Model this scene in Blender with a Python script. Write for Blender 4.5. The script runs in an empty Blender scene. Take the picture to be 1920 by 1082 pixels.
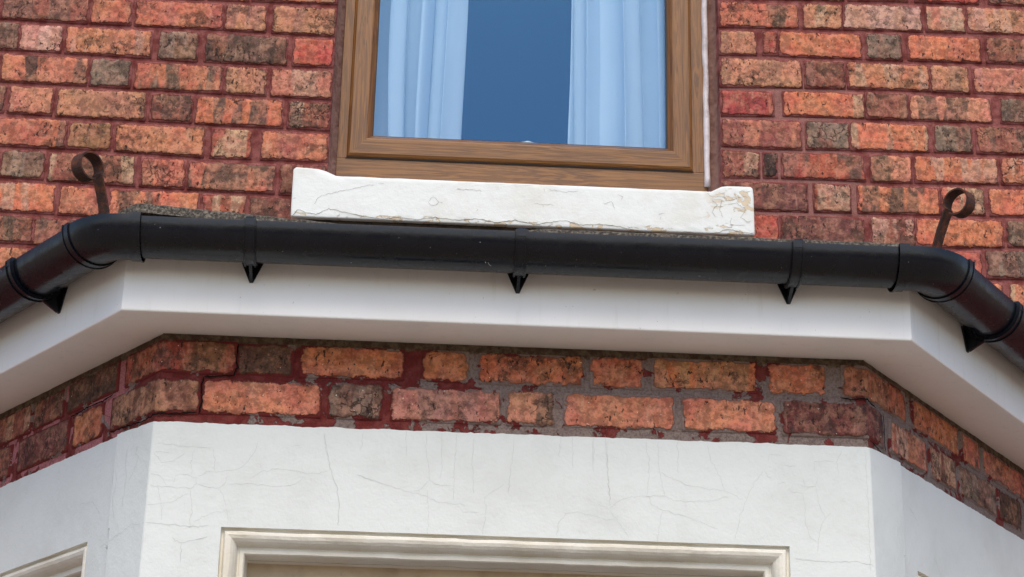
import bpy, bmesh, math, random
from mathutils import Vector, Matrix, noise

# ------------------------------------------------------------------ camera, sky, sun, exposure
SC = bpy.context.scene
ZO = 1.6                      # eye height above the pavement; every length table below is in millimetres
cam_d = bpy.data.cameras.new('camera')
cam = bpy.data.objects.new('camera', cam_d)
SC.collection.objects.link(cam)
SC.camera = cam
cam_d.sensor_width = 36.0
cam_d.lens = 69.042
cam_d.clip_start = 0.05
cam_d.clip_end = 3000.0
_R = Vector((0.99829625, -0.05449583, 0.02085211)); _U = Vector((-0.03948799, -0.36789002, 0.92903048))
_F = Vector((0.042957, 0.92827105, 0.36941516))
cam.matrix_world = Matrix(((_R.x, _U.x, -_F.x, 0.0), (_R.y, _U.y, -_F.y, -4.5141), (_R.z, _U.z, -_F.z, ZO), (0, 0, 0, 1)))

SUN_EL, SUN_AZ = math.radians(50), math.radians(0)       # azimuth measured from -Y (the street side) towards +X
sun_dir = Vector((math.sin(SUN_AZ) * math.cos(SUN_EL), -math.cos(SUN_AZ) * math.cos(SUN_EL), math.sin(SUN_EL)))
world = bpy.data.worlds.new('World'); SC.world = world; world.use_nodes = True
wn = world.node_tree; wn.nodes.clear()
wo = wn.nodes.new('ShaderNodeOutputWorld'); wb = wn.nodes.new('ShaderNodeBackground'); sk = wn.nodes.new('ShaderNodeTexSky')
sk.sky_type = 'NISHITA'; sk.sun_disc = False
sk.sun_elevation = SUN_EL; sk.sun_rotation = math.pi - SUN_AZ
sk.altitude = 50; sk.air_density = 1.0; sk.dust_density = 2.0; sk.ozone_density = 1.0
wb.inputs['Strength'].default_value = 0.15
wn.links.new(sk.outputs[0], wb.inputs[0]); wn.links.new(wb.outputs[0], wo.inputs[0])
sun_d = bpy.data.lights.new('sun', 'SUN'); sun_d.energy = 1.3; sun_d.angle = math.radians(34); sun_d.color = (1.0, 0.85, 0.66)
sun = bpy.data.objects.new('sun', sun_d); SC.collection.objects.link(sun)
sun.rotation_euler = sun_dir.to_track_quat('Z', 'Y').to_euler()
vs = SC.view_settings; vs.view_transform = 'Standard'; vs.look = 'None'; vs.gamma = 1.0; vs.use_curve_mapping = False
vs.exposure = 0.48

# traced courses: joint heights, brick ends and cracks, all in mm
ZJ = {
  -2: [(-1436, 2759), (-1158, 2753), (-879, 2747), (-600, 2746), (-291, 2748), (744, 2735), (888, 2737), (1197, 2747), (1559, 2753), (1828, 2754)],
  -1: [(-1423, 2669), (-1148, 2665), (-871, 2659), (-593, 2657), (-287, 2661), (743, 2644), (885, 2645), (1193, 2657), (1552, 2661), (1819, 2662)],
  0: [(-1411, 2579), (-1137, 2574), (-862, 2568), (-586, 2567), (-282, 2570), (741, 2556), (883, 2560), (1188, 2568), (1545, 2573), (1811, 2574)],
  1: [(-1399, 2485), (-1127, 2485), (-854, 2480), (-580, 2480), (-276, 2477), (740, 2472), (880, 2477), (1184, 2480), (1539, 2484), (1803, 2484)],
  2: [(-1386, 2396), (-1116, 2394), (-845, 2391), (-572, 2384), (-271, 2385), (738, 2378), (878, 2383), (1179, 2392), (1532, 2392), (1794, 2392)],
  3: [(-1374, 2306), (-1106, 2304), (-836, 2302), (-565, 2296), (-266, 2292), (736, 2295), (875, 2300), (1175, 2305), (1525, 2308), (1786, 2308)],
  4: [(-1362, 2216), (-1095, 2214), (-828, 2210), (-559, 2208), (-261, 2205), (735, 2209), (873, 2206), (1170, 2213), (1519, 2220), (1778, 2222)],
  5: [(-1350, 2124), (-1085, 2122), (-819, 2122), (-551, 2113), (-257, 2117), (733, 2120), (870, 2123), (1166, 2124), (1512, 2133), (1769, 2133)],
  6: [(-1338, 2041), (-1075, 2037), (-810, 2028), (-545, 2024), (-251, 2020), (731, 2029), (868, 2031), (1161, 2037), (1505, 2045), (1761, 2044)],
  7: [(-1326, 1947), (-1064, 1944), (-801, 1940), (-538, 1936), (-247, 1934), (730, 1938), (865, 1940), (1157, 1944), (1499, 1960), (1753, 1961)],
  8: [(-1314, 1863), (-1054, 1860), (-793, 1854), (-531, 1851), (-242, 1850), (728, 1853), (862, 1854), (1153, 1861), (1492, 1871), (1745, 1873)],
  9: [(-1301, 1769), (-1043, 1766), (-784, 1763), (-524, 1760), (-237, 1758), (727, 1770), (860, 1771), (1148, 1776), (1486, 1785), (1736, 1786)],
}
WALL = {
  -1: [(742, 843, 'o'), (858, 1073, 'b'), (1087, 1245, 'o'), (1267, 1436, 'R'), (1466, 1664, 'b')],
  0: [(741, 949, 'o'), (965, 1065, 't'), (1073, 1280, 'p'), (1293, 1395, 'P'), (1405, 1614, 't')],
  1: [(-1248, -1138, 'b'), (-1125, -906, 'b'), (-896, -795, 'o'), (-781, -559, 'o'), (-550, -446, 't'), (-428, -268, 't'), (738, 836, 't'), (855, 891, 'r'), (898, 1114, 'O'), (1129, 1221, 'g'), (1240, 1432, 'O'), (1449, 1564, 'b')],
  2: [(-1298, -1075, 'g'), (-1070, -965, 'p'), (-952, -735, 'T'), (-715, -617, 'g'), (-596, -388, 'G'), (-369, -270, 'R'), (737, 953, 't'), (963, 1066, 'b'), (1076, 1290, 'T'), (1296, 1395, 't'), (1409, 1628, 'P')],
  3: [(-1226, -1118, 'b'), (-1107, -891, 'T'), (-881, -781, 'g'), (-767, -547, 'o'), (-537, -435, 't'), (-420, -267, 'P'), (737, 876, 'c'), (903, 1113, 'O'), (1121, 1229, 'b'), (1236, 1448, 'P'), (1475, 1592, 'g')],
  4: [(-1275, -1090, 'G'), (-1077, -969, 'P'), (-956, -734, 't'), (-720, -617, 'b'), (-605, -386, 'O'), (-371, -268, 'b'), (737, 946, 'M'), (960, 1071, 'g'), (1075, 1277, 'O'), (1295, 1392, 'g'), (1406, 1627, 'b')],
  5: [(-1143, -927, 'o'), (-918, -814, 'y'), (-799, -579, 'T'), (-559, -460, 'r'), (-433, -269, 'o'), (735, 834, 'b'), (847, 880, 'k'), (895, 1107, 'r'), (1124, 1228, 'P'), (1239, 1453, 'O'), (1464, 1578, 'o')],
  6: [(-1212, -1090, 'b'), (-1077, -971, 'g'), (-958, -744, 'b'), (-728, -621, 'o'), (-609, -395, 'o'), (-380, -269, 'm'), (746, 956, 'm'), (974, 1067, 'r'), (1087, 1296, 'O'), (1304, 1412, 'o'), (1428, 1640, 'O')],
  7: [(-1148, -935, 'O'), (-921, -822, 'o'), (-799, -578, 'O'), (-568, -462, 'r'), (-451, -265, 'm'), (771, 878, 'R'), (887, 1098, 'm'), (1117, 1226, 'b'), (1232, 1454, 'O'), (1468, 1585, 'g')],
  8: [(-1203, -981, 'b'), (-976, -850, 'b'), (-837, -627, 'o'), (1161, 1393, 'R'), (1408, 1612, 'g')],
  9: [(-1204, -981, 'O'), (-968, -867, 'o'), (-854, -658, 'b'), (1198, 1441, 'O'), (1463, 1550, 'o')],
}
BAY = {
  1: [(-1436, -1072, 'b'), (-1057, -922, 'b'), (-899, -692, 'd'), (-657, -375, 'X'), (-369, -262, 'D'), (-244, -43, 'a'), (-2, 85, 'a'), (111, 315, 'A'), (334, 436, 'a'), (457, 664, 'Z'), (690, 804, 'a'), (840, 1082, 'V'), (1124, 1366, 'a'), (1390, 1490, 'o'), (1519, 1764, 'o'), (1792, 2106, 'a')],
  2: [(-1359, -1150, 'b'), (-1112, -887, 'm'), (-862, -742, 'a'), (-700, -441, 'Y'), (-432, -202, 's'), (-184, -82, 'g'), (-61, 152, 'S'), (167, 260, 't'), (282, 498, 's'), (517, 700, 's'), (717, 960, 'U'), (999, 1181, 'o'), (1204, 1341, 'b'), (1365, 1578, 'g'), (1597, 1735, 'd'), (1769, 2042, 'p')],
}
CRACKS = [
  [(-513.5, 1116.2), (-467.2, 1113.1), (-448.7, 1111.4), (-405.9, 1110.6)],
  [(-516.4, 1097.8), (-484.3, 1098.0)],
  [(-516.3, 1096.9), (-501.0, 1078.2), (-482.8, 1080.3), (-456.7, 1096.7)],
  [(-440.3, 1109.3), (-443.9, 1080.4), (-440.6, 1056.6)],
  [(-405.9, 1110.6), (-398.5, 1086.8), (-399.0, 1062.9)],
  [(-528.5, 1053.3), (-503.5, 1054.3), (-487.8, 1031.1)],
  [(-474.6, 1036.3), (-471.4, 1053.1), (-448.8, 1056.3), (-432.3, 1049.7), (-429.1, 1037.9), (-441.9, 1028.0), (-469.4, 1029.4), (-528.7, 1029.6)],
  [(-429.1, 1037.9), (-410.3, 1031.5), (-387.3, 1029.0), (-374.4, 1039.9), (-373.7, 1061.4)],
  [(-427.9, 1052.3), (-412.6, 1060.9), (-376.1, 1063.7), (-344.8, 1074.4), (-325.8, 1099.2), (-317.2, 1128.4)],
  [(-503.7, 1030.5), (-498.9, 1011.7), (-493.6, 993.0), (-489.9, 960.3)],
  [(-525.5, 994.2), (-489.3, 995.5), (-467.3, 1003.4), (-445.6, 1017.4)],
  [(-439.5, 1025.7), (-434.9, 985.7), (-437.0, 950.5)],
  [(-429.7, 960.1), (-414.8, 972.3), (-368.3, 989.0), (-363.9, 960.1)],
  [(-384.9, 1027.7), (-368.6, 992.8)],
  [(-329.4, 1051.1), (-307.5, 1066.2), (-280.3, 1072.0), (-243.4, 1070.0), (-220.1, 1065.6), (-197.1, 1066.5), (-175.5, 1075.9)],
  [(-369.6, 1037.7), (-333.3, 1041.4), (-291.8, 1038.2), (-259.7, 1037.0), (-237.2, 1044.9), (-224.3, 1059.7)],
  [(-190.3, 1150.2), (-185.9, 1128.6), (-175.8, 1080.7), (-161.3, 1042.9), (-153.3, 1005.2), (-153.8, 962.8)],
  [(-252.0, 1120.3), (-235.0, 1121.9)],
  [(-123.5, 1068.2), (-90.1, 1055.1)],
  [(-189.9, 1147.4), (-184.4, 1112.7), (-175.1, 1080.7), (-159.4, 1035.5), (-153.1, 1008.4), (-154.2, 963.2)],
  [(-123.6, 1067.9), (-78.6, 1052.1), (-38.4, 1039.9), (1.7, 1032.2), (37.6, 1017.5), (90.7, 1013.5)],
  [(-114.5, 1152.6), (-115.3, 1124.6), (-119.3, 1115.2)],
  [(-30.0, 1160.4), (-27.7, 1104.7)],
  [(10.4, 1157.3), (9.2, 1129.3), (16.5, 1087.8), (18.4, 1060.3), (27.4, 1056.0), (36.4, 1051.8), (65.2, 1051.4)],
  [(18.4, 1060.3), (5.6, 1046.1), (1.5, 1039.0), (-11.8, 1039.9)],
  [(15.5, 1041.8), (18.5, 996.4), (18.0, 949.0)],
  [(38.5, 1158.4), (41.8, 1088.8), (39.1, 1063.3)],
  [(69.8, 1159.6), (66.2, 1089.7), (66.2, 1020.8)],
  [(102.3, 1151.4), (100.6, 1100.2), (105.5, 1036.0)],
  [(164.9, 1058.7), (143.1, 1041.9), (126.5, 1029.9), (129.9, 1002.6), (123.3, 952.7)],
  [(73.1, 1012.0), (86.7, 999.7), (117.6, 999.9)],
  [(181.6, 1154.4), (176.6, 1093.7), (172.0, 1038.4)],
  [(272.7, 1162.6), (270.1, 1115.8)],
  [(297.4, 1163.5), (298.1, 1093.6)],
  [(338.0, 1160.4), (339.2, 1104.4)],
  [(361.4, 1165.9), (365.2, 1100.7), (370.8, 1022.6)],
  [(266.3, 959.9), (272.6, 987.3), (285.7, 1003.6), (307.8, 1008.1), (338.9, 1001.0), (361.1, 994.0), (378.9, 994.7)],
  [(345.4, 1026.3), (367.7, 1015.7), (387.8, 991.3), (407.7, 958.1)],
  [(441.3, 1156.4), (447.6, 1111.9), (446.5, 1076.4), (443.0, 1045.4), (453.5, 1026.1), (474.8, 1015.9), (508.8, 1008.4), (547.0, 996.7), (580.9, 982.6)],
  [(465.1, 1157.3), (466.9, 1103.7), (471.8, 1077.3), (477.6, 1045.8)],
  [(369.6, 1016.5), (389.6, 1034.7), (419.5, 1042.8), (477.6, 1045.8), (500.6, 1036.5), (530.5, 1036.3), (582.0, 1040.8), (603.6, 1050.3)],
  [(471.1, 1094.1), (496.7, 1080.5), (526.6, 1068.3), (565.2, 1063.1), (599.5, 1059.0), (635.6, 1042.3)],
  [(504.0, 1158.7), (505.4, 1091.8)],
  [(563.6, 1154.3), (570.4, 1120.9), (587.1, 1090.4), (594.4, 1064.1)],
  [(675.9, 1107.0), (655.8, 1079.6), (640.0, 1048.1), (624.1, 1008.1), (614.6, 962.1)],
  [(675.9, 1107.0), (682.0, 1091.7), (690.5, 1087.5)],
  [(682.8, 1120.6), (685.5, 1138.6), (713.5, 1135.2)],
  [(713.0, 1117.3), (728.1, 1115.6), (741.1, 1116.1)],
  [(775.3, 1104.0), (774.8, 1126.3), (817.5, 1129.2)],
  [(820.8, 1103.4), (820.9, 1129.3), (831.5, 1153.1)],
  [(744.2, 1079.3), (757.0, 1074.5), (776.5, 1076.0), (779.2, 1093.0)],
  [(751.1, 1092.0), (754.9, 1076.6)],
  [(698.9, 1077.7), (718.4, 1081.0)],
  [(726.4, 1063.2), (750.0, 1060.9), (752.9, 1043.4), (752.4, 1003.9), (762.0, 971.6), (776.6, 962.1)],
  [(776.4, 1075.2), (781.6, 1040.0), (792.1, 1011.9), (782.8, 991.9), (775.0, 943.9)],
  [(792.1, 1011.9), (805.5, 1024.2)],
  [(472.7, 1015.8), (466.0, 976.4), (461.4, 920.2)],
  [(364.5, 1153.5), (366.4, 1091.2), (370.4, 1031.9)],
  [(335.6, 1152.4), (338.1, 1090.1)],
  [(878.6, 1154.8), (878.8, 1092.2), (878.5, 1039.1), (878.2, 960.4), (876.7, 908.6)],
]
SILL_CRACKS = [
  [(-341.4, 1937.7), (-327.0, 1958.9), (-282.3, 1947.2), (-252.0, 1965.8), (-213.7, 1957.2), (-169.2, 1948.8), (-124.9, 1943.9), (-81.0, 1949.3), (-36.7, 1944.4), (13.5, 1953.6), (64.2, 1947.6), (114.6, 1954.6), (159.2, 1946.3), (209.7, 1954.1), (260.6, 1945.3), (304.9, 1954.2), (336.6, 1959.7), (368.5, 1948.7), (419.3, 1952.4), (463.9, 1949.5), (508.4, 1941.1), (533.9, 1936.7), (572.2, 1940.5), (610.4, 1935.3), (636.0, 1943.3), (674.2, 1936.0), (712.6, 1943.3), (738.4, 1954.8), (763.9, 1949.0), (805.4, 1946.0)],
  [(-7.0, 1994.2), (-1.1, 2006.9), (11.6, 2005.4), (19.6, 1995.4), (12.3, 1986.0), (-0.3, 1985.5), (-7.0, 1994.2)],
  [(19.6, 1995.4), (31.1, 1994.5)],
  [(5.2, 2007.2), (6.3, 2012.2)],
  [(256.4, 2002.6), (278.8, 2000.2), (307.5, 1999.4)],
  [(278.8, 2000.2), (282.1, 1992.0)],
  [(114.1, 1975.4), (120.2, 1982.6)],
  [(-341.3, 1985.9), (-331.9, 1987.7)],
  [(-290.2, 1974.4), (-272.7, 1999.4), (-216.8, 2015.9), (-141.8, 2036.8)],
  [(-132.5, 2040.7), (-116.5, 2036.5)],
  [(278.1, 2045.5), (281.4, 2035.2)],
  [(431.8, 2010.6), (451.0, 2014.9), (457.4, 1994.3)],
  [(566.1, 1985.3), (582.1, 1989.5)],
  [(575.7, 1982.2), (569.2, 1975.0)],
  [(688.8, 2050.3), (701.5, 2040.3), (730.5, 2043.0), (746.4, 2031.8), (778.9, 2043.8), (798.2, 2044.7)],
  [(701.4, 2033.3), (714.0, 2019.9), (700.8, 1998.3), (713.4, 1984.9)],
  [(739.7, 2021.0), (765.6, 2025.7), (784.5, 2009.1), (774.4, 1987.7), (793.3, 1974.6), (804.4, 1982.1)],
  [(727.1, 2034.5), (720.2, 2006.2), (729.4, 1985.7)],
  [(751.9, 1986.7), (745.0, 1965.5), (783.5, 1967.2)],
  [(463.8, 2036.5), (476.6, 2030.1), (473.4, 2019.4)],
  [(425.4, 2013.8), (438.2, 2007.4)],
  [(61.6, 2032.1), (118.9, 2031.2), (125.3, 2028.0)],
  [(290.9, 2042.6), (316.6, 2036.8), (367.7, 2040.5)],
]

# ------------------------------------------------------------------ helpers
rnd = random.Random(11)
C = SC.collection
def lin(c):
    return tuple(((v / 255) / 12.92 if v / 255 <= 0.04045 else (((v / 255) + 0.055) / 1.055) ** 2.4) for v in c)
def mm(x, y, z): return Vector((x / 1000, y / 1000, z / 1000 + ZO))
def tag(o, label=None, cat=None, group=None, kind=None):
    if label: o['label'] = label
    if cat: o['category'] = cat
    if group: o['group'] = group
    if cat and not kind: kind = 'thing'
    if kind: o['kind'] = kind
    return o
def empty(name, loc=(0, 0, 0)):
    o = bpy.data.objects.new(name, None); C.objects.link(o); o.location = loc; o.empty_display_size = .1
    return o
def mesh_obj(name, verts, faces, mat, parent=None, smooth=False, uvs=None, kind=None):
    me = bpy.data.meshes.new(name)
    me.from_pydata([tuple(v) for v in verts], [], faces)
    if uvs is not None:
        l = me.uv_layers.new(name='uv')
        for lp in me.loops: l.data[lp.index].uv = uvs[lp.vertex_index]
    if smooth: me.polygons.foreach_set('use_smooth', [True] * len(me.polygons))
    me.materials.append(mat); me.update()
    o = bpy.data.objects.new(name, me); C.objects.link(o)
    if parent:
        o.parent = parent; o.matrix_parent_inverse = Matrix.Translation(-parent.location)
    if kind: o['kind'] = kind
    return o
def bm_obj(name, bm, mat, parent=None, smooth=False, kind=None):
    bmesh.ops.recalc_face_normals(bm, faces=bm.faces)
    me = bpy.data.meshes.new(name); bm.to_mesh(me); bm.free()
    if smooth: me.polygons.foreach_set('use_smooth', [True] * len(me.polygons))
    me.materials.append(mat)
    o = bpy.data.objects.new(name, me); C.objects.link(o)
    if parent:
        o.parent = parent; o.matrix_parent_inverse = Matrix.Translation(-parent.location)
    if kind: o['kind'] = kind
    return o
def box_bm(x0, x1, y0, y1, z0, z1, bev=0, seg=2):
    bm = bmesh.new()
    v = [bm.verts.new(mm(x, y, z)) for x in (x0, x1) for y in (y0, y1) for z in (z0, z1)]
    for f in ((0, 1, 3, 2), (4, 6, 7, 5), (0, 4, 5, 1), (2, 3, 7, 6), (0, 2, 6, 4), (1, 5, 7, 3)): bm.faces.new([v[i] for i in f])
    if bev: bmesh.ops.bevel(bm, geom=list(bm.edges), offset=bev / 1000, segments=seg, affect='EDGES', profile=.5)
    return bm
def nz(x, y, z=0.0): return noise.noise(Vector((x, y, z)))
def fbm(x, y, z=0.0): return nz(x, y, z) + .5 * nz(2.1 * x, 2.1 * y, z + 7) + .25 * nz(4.3 * x, 4.3 * y, z + 13)

# ------------------------------------------------------------------ materials
class NT:
    def __init__(s, name):
        s.m = bpy.data.materials.new(name); s.m.use_nodes = True; s.t = s.m.node_tree
        s.b = s.t.nodes['Principled BSDF']
    def n(s, t, **k):
        o = s.t.nodes.new(t)
        for a, v in k.items(): setattr(o, a, v)
        return o
    def l(s, a, b): s.t.links.new(a, b)
    def put(s, sock, v):
        if isinstance(v, bpy.types.NodeSocket): s.l(v, sock)
        elif v is not None:
            if isinstance(v, tuple) and len(v) == 3 and sock.type == 'RGBA': v = (*v, 1)
            sock.default_value = v
    def math(s, op, a, b=None, c=None, clamp=False):
        o = s.n('ShaderNodeMath', operation=op, use_clamp=clamp)
        s.put(o.inputs[0], a)
        if b is not None: s.put(o.inputs[1], b)
        if c is not None: s.put(o.inputs[2], c)
        return o.outputs[0]
    def vmath(s, op, a, b=None):
        o = s.n('ShaderNodeVectorMath', operation=op); s.put(o.inputs[0], a)
        if b is not None: s.put(o.inputs[1], b)
        return o.outputs[0]
    def noise(s, vec, scale, detail=2, rough=.5, dist=0):
        o = s.n('ShaderNodeTexNoise'); s.put(o.inputs['Vector'], vec); o.inputs['Scale'].default_value = scale
        o.inputs['Detail'].default_value = detail; o.inputs['Roughness'].default_value = rough; o.inputs['Distortion'].default_value = dist
        return o.outputs[0]
    def ramp(s, v, a, b, lo=0., hi=1.):
        o = s.n('ShaderNodeMapRange', interpolation_type='SMOOTHSTEP'); s.put(o.inputs[0], v)
        for i, x in ((1, a), (2, b), (3, lo), (4, hi)): s.put(o.inputs[i], x)
        return o.outputs[0]
    def mix(s, f, a, b, blend='MIX'):
        o = s.n('ShaderNodeMix', data_type='RGBA', blend_type=blend); s.put(o.inputs[0], f); s.put(o.inputs[6], a); s.put(o.inputs[7], b)
        return o.outputs[2]
    def scale(s, vec, v):
        o = s.n('ShaderNodeMapping'); s.put(o.inputs[0], vec); o.inputs['Scale'].default_value = v; return o.outputs[0]
    def obj(s): return s.n('ShaderNodeTexCoord').outputs['Object']
    def bump(s, h, dist, strength=1.0):
        o = s.n('ShaderNodeBump'); s.put(o.inputs['Height'], h); o.inputs['Distance'].default_value = dist; o.inputs['Strength'].default_value = strength
        s.l(o.outputs[0], s.b.inputs['Normal'])
    def out(s, col=None, rough=None, spec=None):
        if col is not None: s.put(s.b.inputs['Base Color'], col)
        if rough is not None: s.put(s.b.inputs['Roughness'], rough)
        if spec is not None: s.b.inputs['Specular IOR Level'].default_value = spec
        return s.m

def sep(t, v):
    o = t.n('ShaderNodeSeparateXYZ'); t.put(o.inputs[0], v); return o.outputs
SAT = .91
def brick_material(name, mortar, mortar2, rim, soft, ragged, bay=False):
    t = NT(name)
    uv = t.n('ShaderNodeUVMap', uv_map='uv').outputs[0]
    info = t.n('ShaderNodeObjectInfo')
    def att(a): return t.n('ShaderNodeAttribute', attribute_type='OBJECT', attribute_name=a)
    L, H, soot = att('bl').outputs['Fac'], att('bh').outputs['Fac'], att('soot').outputs['Fac']
    colA = info.outputs['Color']; colB = att('cb').outputs['Color']
    seed = t.math('MULTIPLY', info.outputs['Random'], 91.7)
    x, y, _ = sep(t, uv)
    cmb = t.n('ShaderNodeCombineXYZ'); t.l(x, cmb.inputs[0]); t.l(y, cmb.inputs[1]); t.l(seed, cmb.inputs[2]); P = cmb.outputs[0]
    # signed distance to the rounded outline of the brick's own face
    r = .012
    def q(c, S): return t.math('SUBTRACT', t.math('ABSOLUTE', t.math('SUBTRACT', c, t.math('MULTIPLY', S, .5))), t.math('SUBTRACT', t.math('MULTIPLY', S, .5), r))
    qx, qy = q(x, L), q(y, H)
    px, py = t.math('MAXIMUM', qx, 0.), t.math('MAXIMUM', qy, 0.)
    ln = t.math('SQRT', t.math('ADD', t.math('MULTIPLY', px, px), t.math('MULTIPLY', py, py)))
    sd = t.math('SUBTRACT', t.math('ADD', ln, t.math('MINIMUM', t.math('MAXIMUM', qx, qy), 0.)), r)
    n1 = t.math('SUBTRACT', t.noise(P, 38, 1.5), .5); n2 = t.math('SUBTRACT', t.noise(P, 150, 3, .6), .5)
    ed = t.math('SUBTRACT', t.math('MULTIPLY', sd, -1.), .0035)
    ed = t.math('ADD', ed, t.math('MULTIPLY', n1, ragged)); ed = t.math('ADD', ed, t.math('MULTIPLY', n2, ragged * .75))
    face = t.ramp(ed, 0., .0010)
    inner = t.ramp(ed, .0005, .0030)
    # kiss bands across the brick, blotches, soot and pits
    band = t.noise(t.scale(P, (1, .18, 1)), 17, 2, .55)
    col = t.mix(t.ramp(band, .50, .55), colA, colB)
    streak = t.noise(t.scale(P, (1, .12, 1)), 120, 2, .6)
    blot = t.noise(P, 34, 5, .65)
    hue = t.noise(P, 13, 2)
    col = t.mix(t.ramp(blot, .46, .56, 0, .55), col, t.mix(.5, colA, lin((216, 158, 124))))
    blot2 = t.noise(t.scale(P, (1, .6, 1)), 62, 5, .7, .4)
    col = t.mix(t.ramp(blot2, .56, .62, 0, .5), col, t.mix(.6, col, lin((128, 84, 66))))
    col = t.mix(t.ramp(streak, .55, .75, 0, .28), col, lin((214, 172, 140)))
    # soot and weathering
    sn = t.noise(P, 42, 6, .72, .3)
    big = t.noise(P, 15, 2, .5)
    s_ = t.math('ADD', sn, t.math('MULTIPLY', t.math('SUBTRACT', big, .5), .75))
    thr = t.math('SUBTRACT', .73, t.math('MULTIPLY', soot, .36))
    sm = t.ramp(s_, thr, t.math('ADD', thr, .10))
    grain = t.noise(P, 190, 3, .65)
    col = t.mix(t.math('MULTIPLY', sm, t.ramp(grain, .38, .60, .35, .85)), col, lin((80, 64, 56)))
    pit = t.noise(t.scale(P, (1, .55, 1)), 130, 4, .68, .3)
    pit_thr = t.math('SUBTRACT', t.math('SUBTRACT', .80, t.math('MULTIPLY', t.noise(P, 20, 2), .32)), t.math('MULTIPLY', soot, .05))
    pm = t.ramp(pit, pit_thr, t.math('ADD', pit_thr, .03))
    col = t.mix(t.math('MULTIPLY', pm, .88), col, lin((58, 40, 36)))
    fine = t.noise(P, 700, 3, .7)
    col = t.mix(t.ramp(fine, .3, .7, 0, .5), col, t.mix(.5, col, lin((120, 70, 55)), 'MULTIPLY'))
    v = t.math('ADD', t.math('MULTIPLY', t.noise(P, 70, 3), .6), t.math('MULTIPLY', grain, .4))
    hsv = t.n('ShaderNodeHueSaturation'); hsv.inputs['Saturation'].default_value = SAT; t.l(col, hsv.inputs['Color']); t.l(t.ramp(v, .40, .60, .50, .94), hsv.inputs['Value'])
    t.l(t.ramp(hue, .35, .65, .492, .505), hsv.inputs['Hue']); col = hsv.outputs[0]
    sp = t.noise(P, 200 if bay else 300, 1, .5)
    col = t.mix(t.ramp(sp, .77 if bay else .79, .79 if bay else .81, 0, .85), col, lin((235, 225, 210)))
    # the red wash of the pointing laps over each brick's arris
    geo = t.n('ShaderNodeNewGeometry').outputs['Position']
    if bay:
        gx = sep(t, geo)[0]
        gz = t.noise(geo, 17, 5, .62, .4)
        mcol = t.mix(t.ramp(t.math('ADD', gz, t.math('MULTIPLY', t.ramp(gx, -.35, .35), .14)), .57, .59), mortar, mortar2)
        rim = t.mix(.45, mcol, rim)
    else:
        mcol = t.mix(t.ramp(t.noise(geo, 26, 4, .6), *soft), mortar, mortar2)
    mcol = t.mix(t.ramp(t.noise(geo, 300, 3), .35, .7, 0, .35), mcol, lin((96, 56, 54)))
    col = t.mix(inner, rim, col)
    col = t.mix(face, mcol, col)
    h = t.math('ADD', t.math('MULTIPLY', t.ramp(ed, -.001, .0035), 1.4), t.math('MULTIPLY', blot, .55))
    h = t.math('SUBTRACT', h, t.math('MULTIPLY', pm, .45)); h = t.math('ADD', h, t.math('MULTIPLY', fine, .16))
    h = t.math('SUBTRACT', h, t.math('MULTIPLY', sm, .25))
    # hairline frost cracks on some bricks
    vo = t.n('ShaderNodeTexVoronoi', feature='DISTANCE_TO_EDGE'); vo.inputs['Scale'].default_value = 34
    nd = t.n('ShaderNodeTexNoise'); t.l(P, nd.inputs['Vector']); nd.inputs['Scale'].default_value = 40; nd.inputs['Detail'].default_value = 4
    ad = t.n('ShaderNodeVectorMath', operation='MULTIPLY_ADD'); t.l(nd.outputs['Color'], ad.inputs[0]); ad.inputs[1].default_value = (.06, .06, 0); t.l(P, ad.inputs[2])
    t.l(ad.outputs[0], vo.inputs['Vector'])
    cr = t.math('MULTIPLY', t.ramp(vo.outputs[0], .015, .05, 1, 0), t.ramp(t.noise(P, 14, 1), .54, .60))
    cr = t.math('MULTIPLY', cr, att('crack').outputs['Fac'])
    col = t.mix(t.math('MULTIPLY', t.math('MULTIPLY', cr, face), .75), col, lin((52, 36, 32)))
    h = t.math('SUBTRACT', h, t.math('MULTIPLY', cr, .8))
    t.bump(h, .0017, 1.0)
    return t.out(col, t.ramp(sn, .3, .7, .78, .95), .25)
M = {}
RED_M, RED_M2 = lin((150, 92, 88)), lin((114, 55, 52))
M['brick'] = brick_material('brick_house', RED_M, RED_M2, lin((104, 42, 34)), (.40, .62), .015)
M['brick_bay'] = brick_material('brick_bay', lin((112, 40, 38)), lin((140, 124, 118)), lin((120, 84, 66)), (.50, .58), .017, True)

def mortar_house():
    t = NT('mortar_house'); P = t.obj(); x, y, z = sep(t, P)
    n = t.noise(P, 26, 4, .6); c = t.mix(t.ramp(n, .40, .62), RED_M, RED_M2)
    # newer, greyer pointing beside the right-hand jamb
    d = t.math('ADD', x, t.math('MULTIPLY', t.noise(P, 7, 3), .35))
    g = t.math('MULTIPLY', t.math('MULTIPLY', t.ramp(d, .90, .93), t.ramp(d, 1.22, 1.28, 1, 0)), t.ramp(z, 4.03, 4.10, 1, 0))
    c = t.mix(t.math('MULTIPLY', g, .8), c, lin((158, 116, 110)))
    c = t.mix(t.ramp(t.noise(P, 300, 3), .35, .7, 0, .4), c, lin((96, 56, 54)))
    c = t.mix(t.ramp(t.noise(P, 240, 1), .79, .81, 0, .8), c, lin((232, 215, 205)))
    c = t.mix(t.ramp(t.noise(P, 60, 4, .7), .62, .72, 0, .5), c, lin((160, 120, 112)))
    h = t.math('ADD', t.math('MULTIPLY', t.noise(P, 70, 4), 1.), t.math('MULTIPLY', t.noise(P, 380, 4, .7), .6)); t.bump(h, .005)
    return t.out(c, .93, .2)
M['mortar'] = mortar_house()
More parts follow.
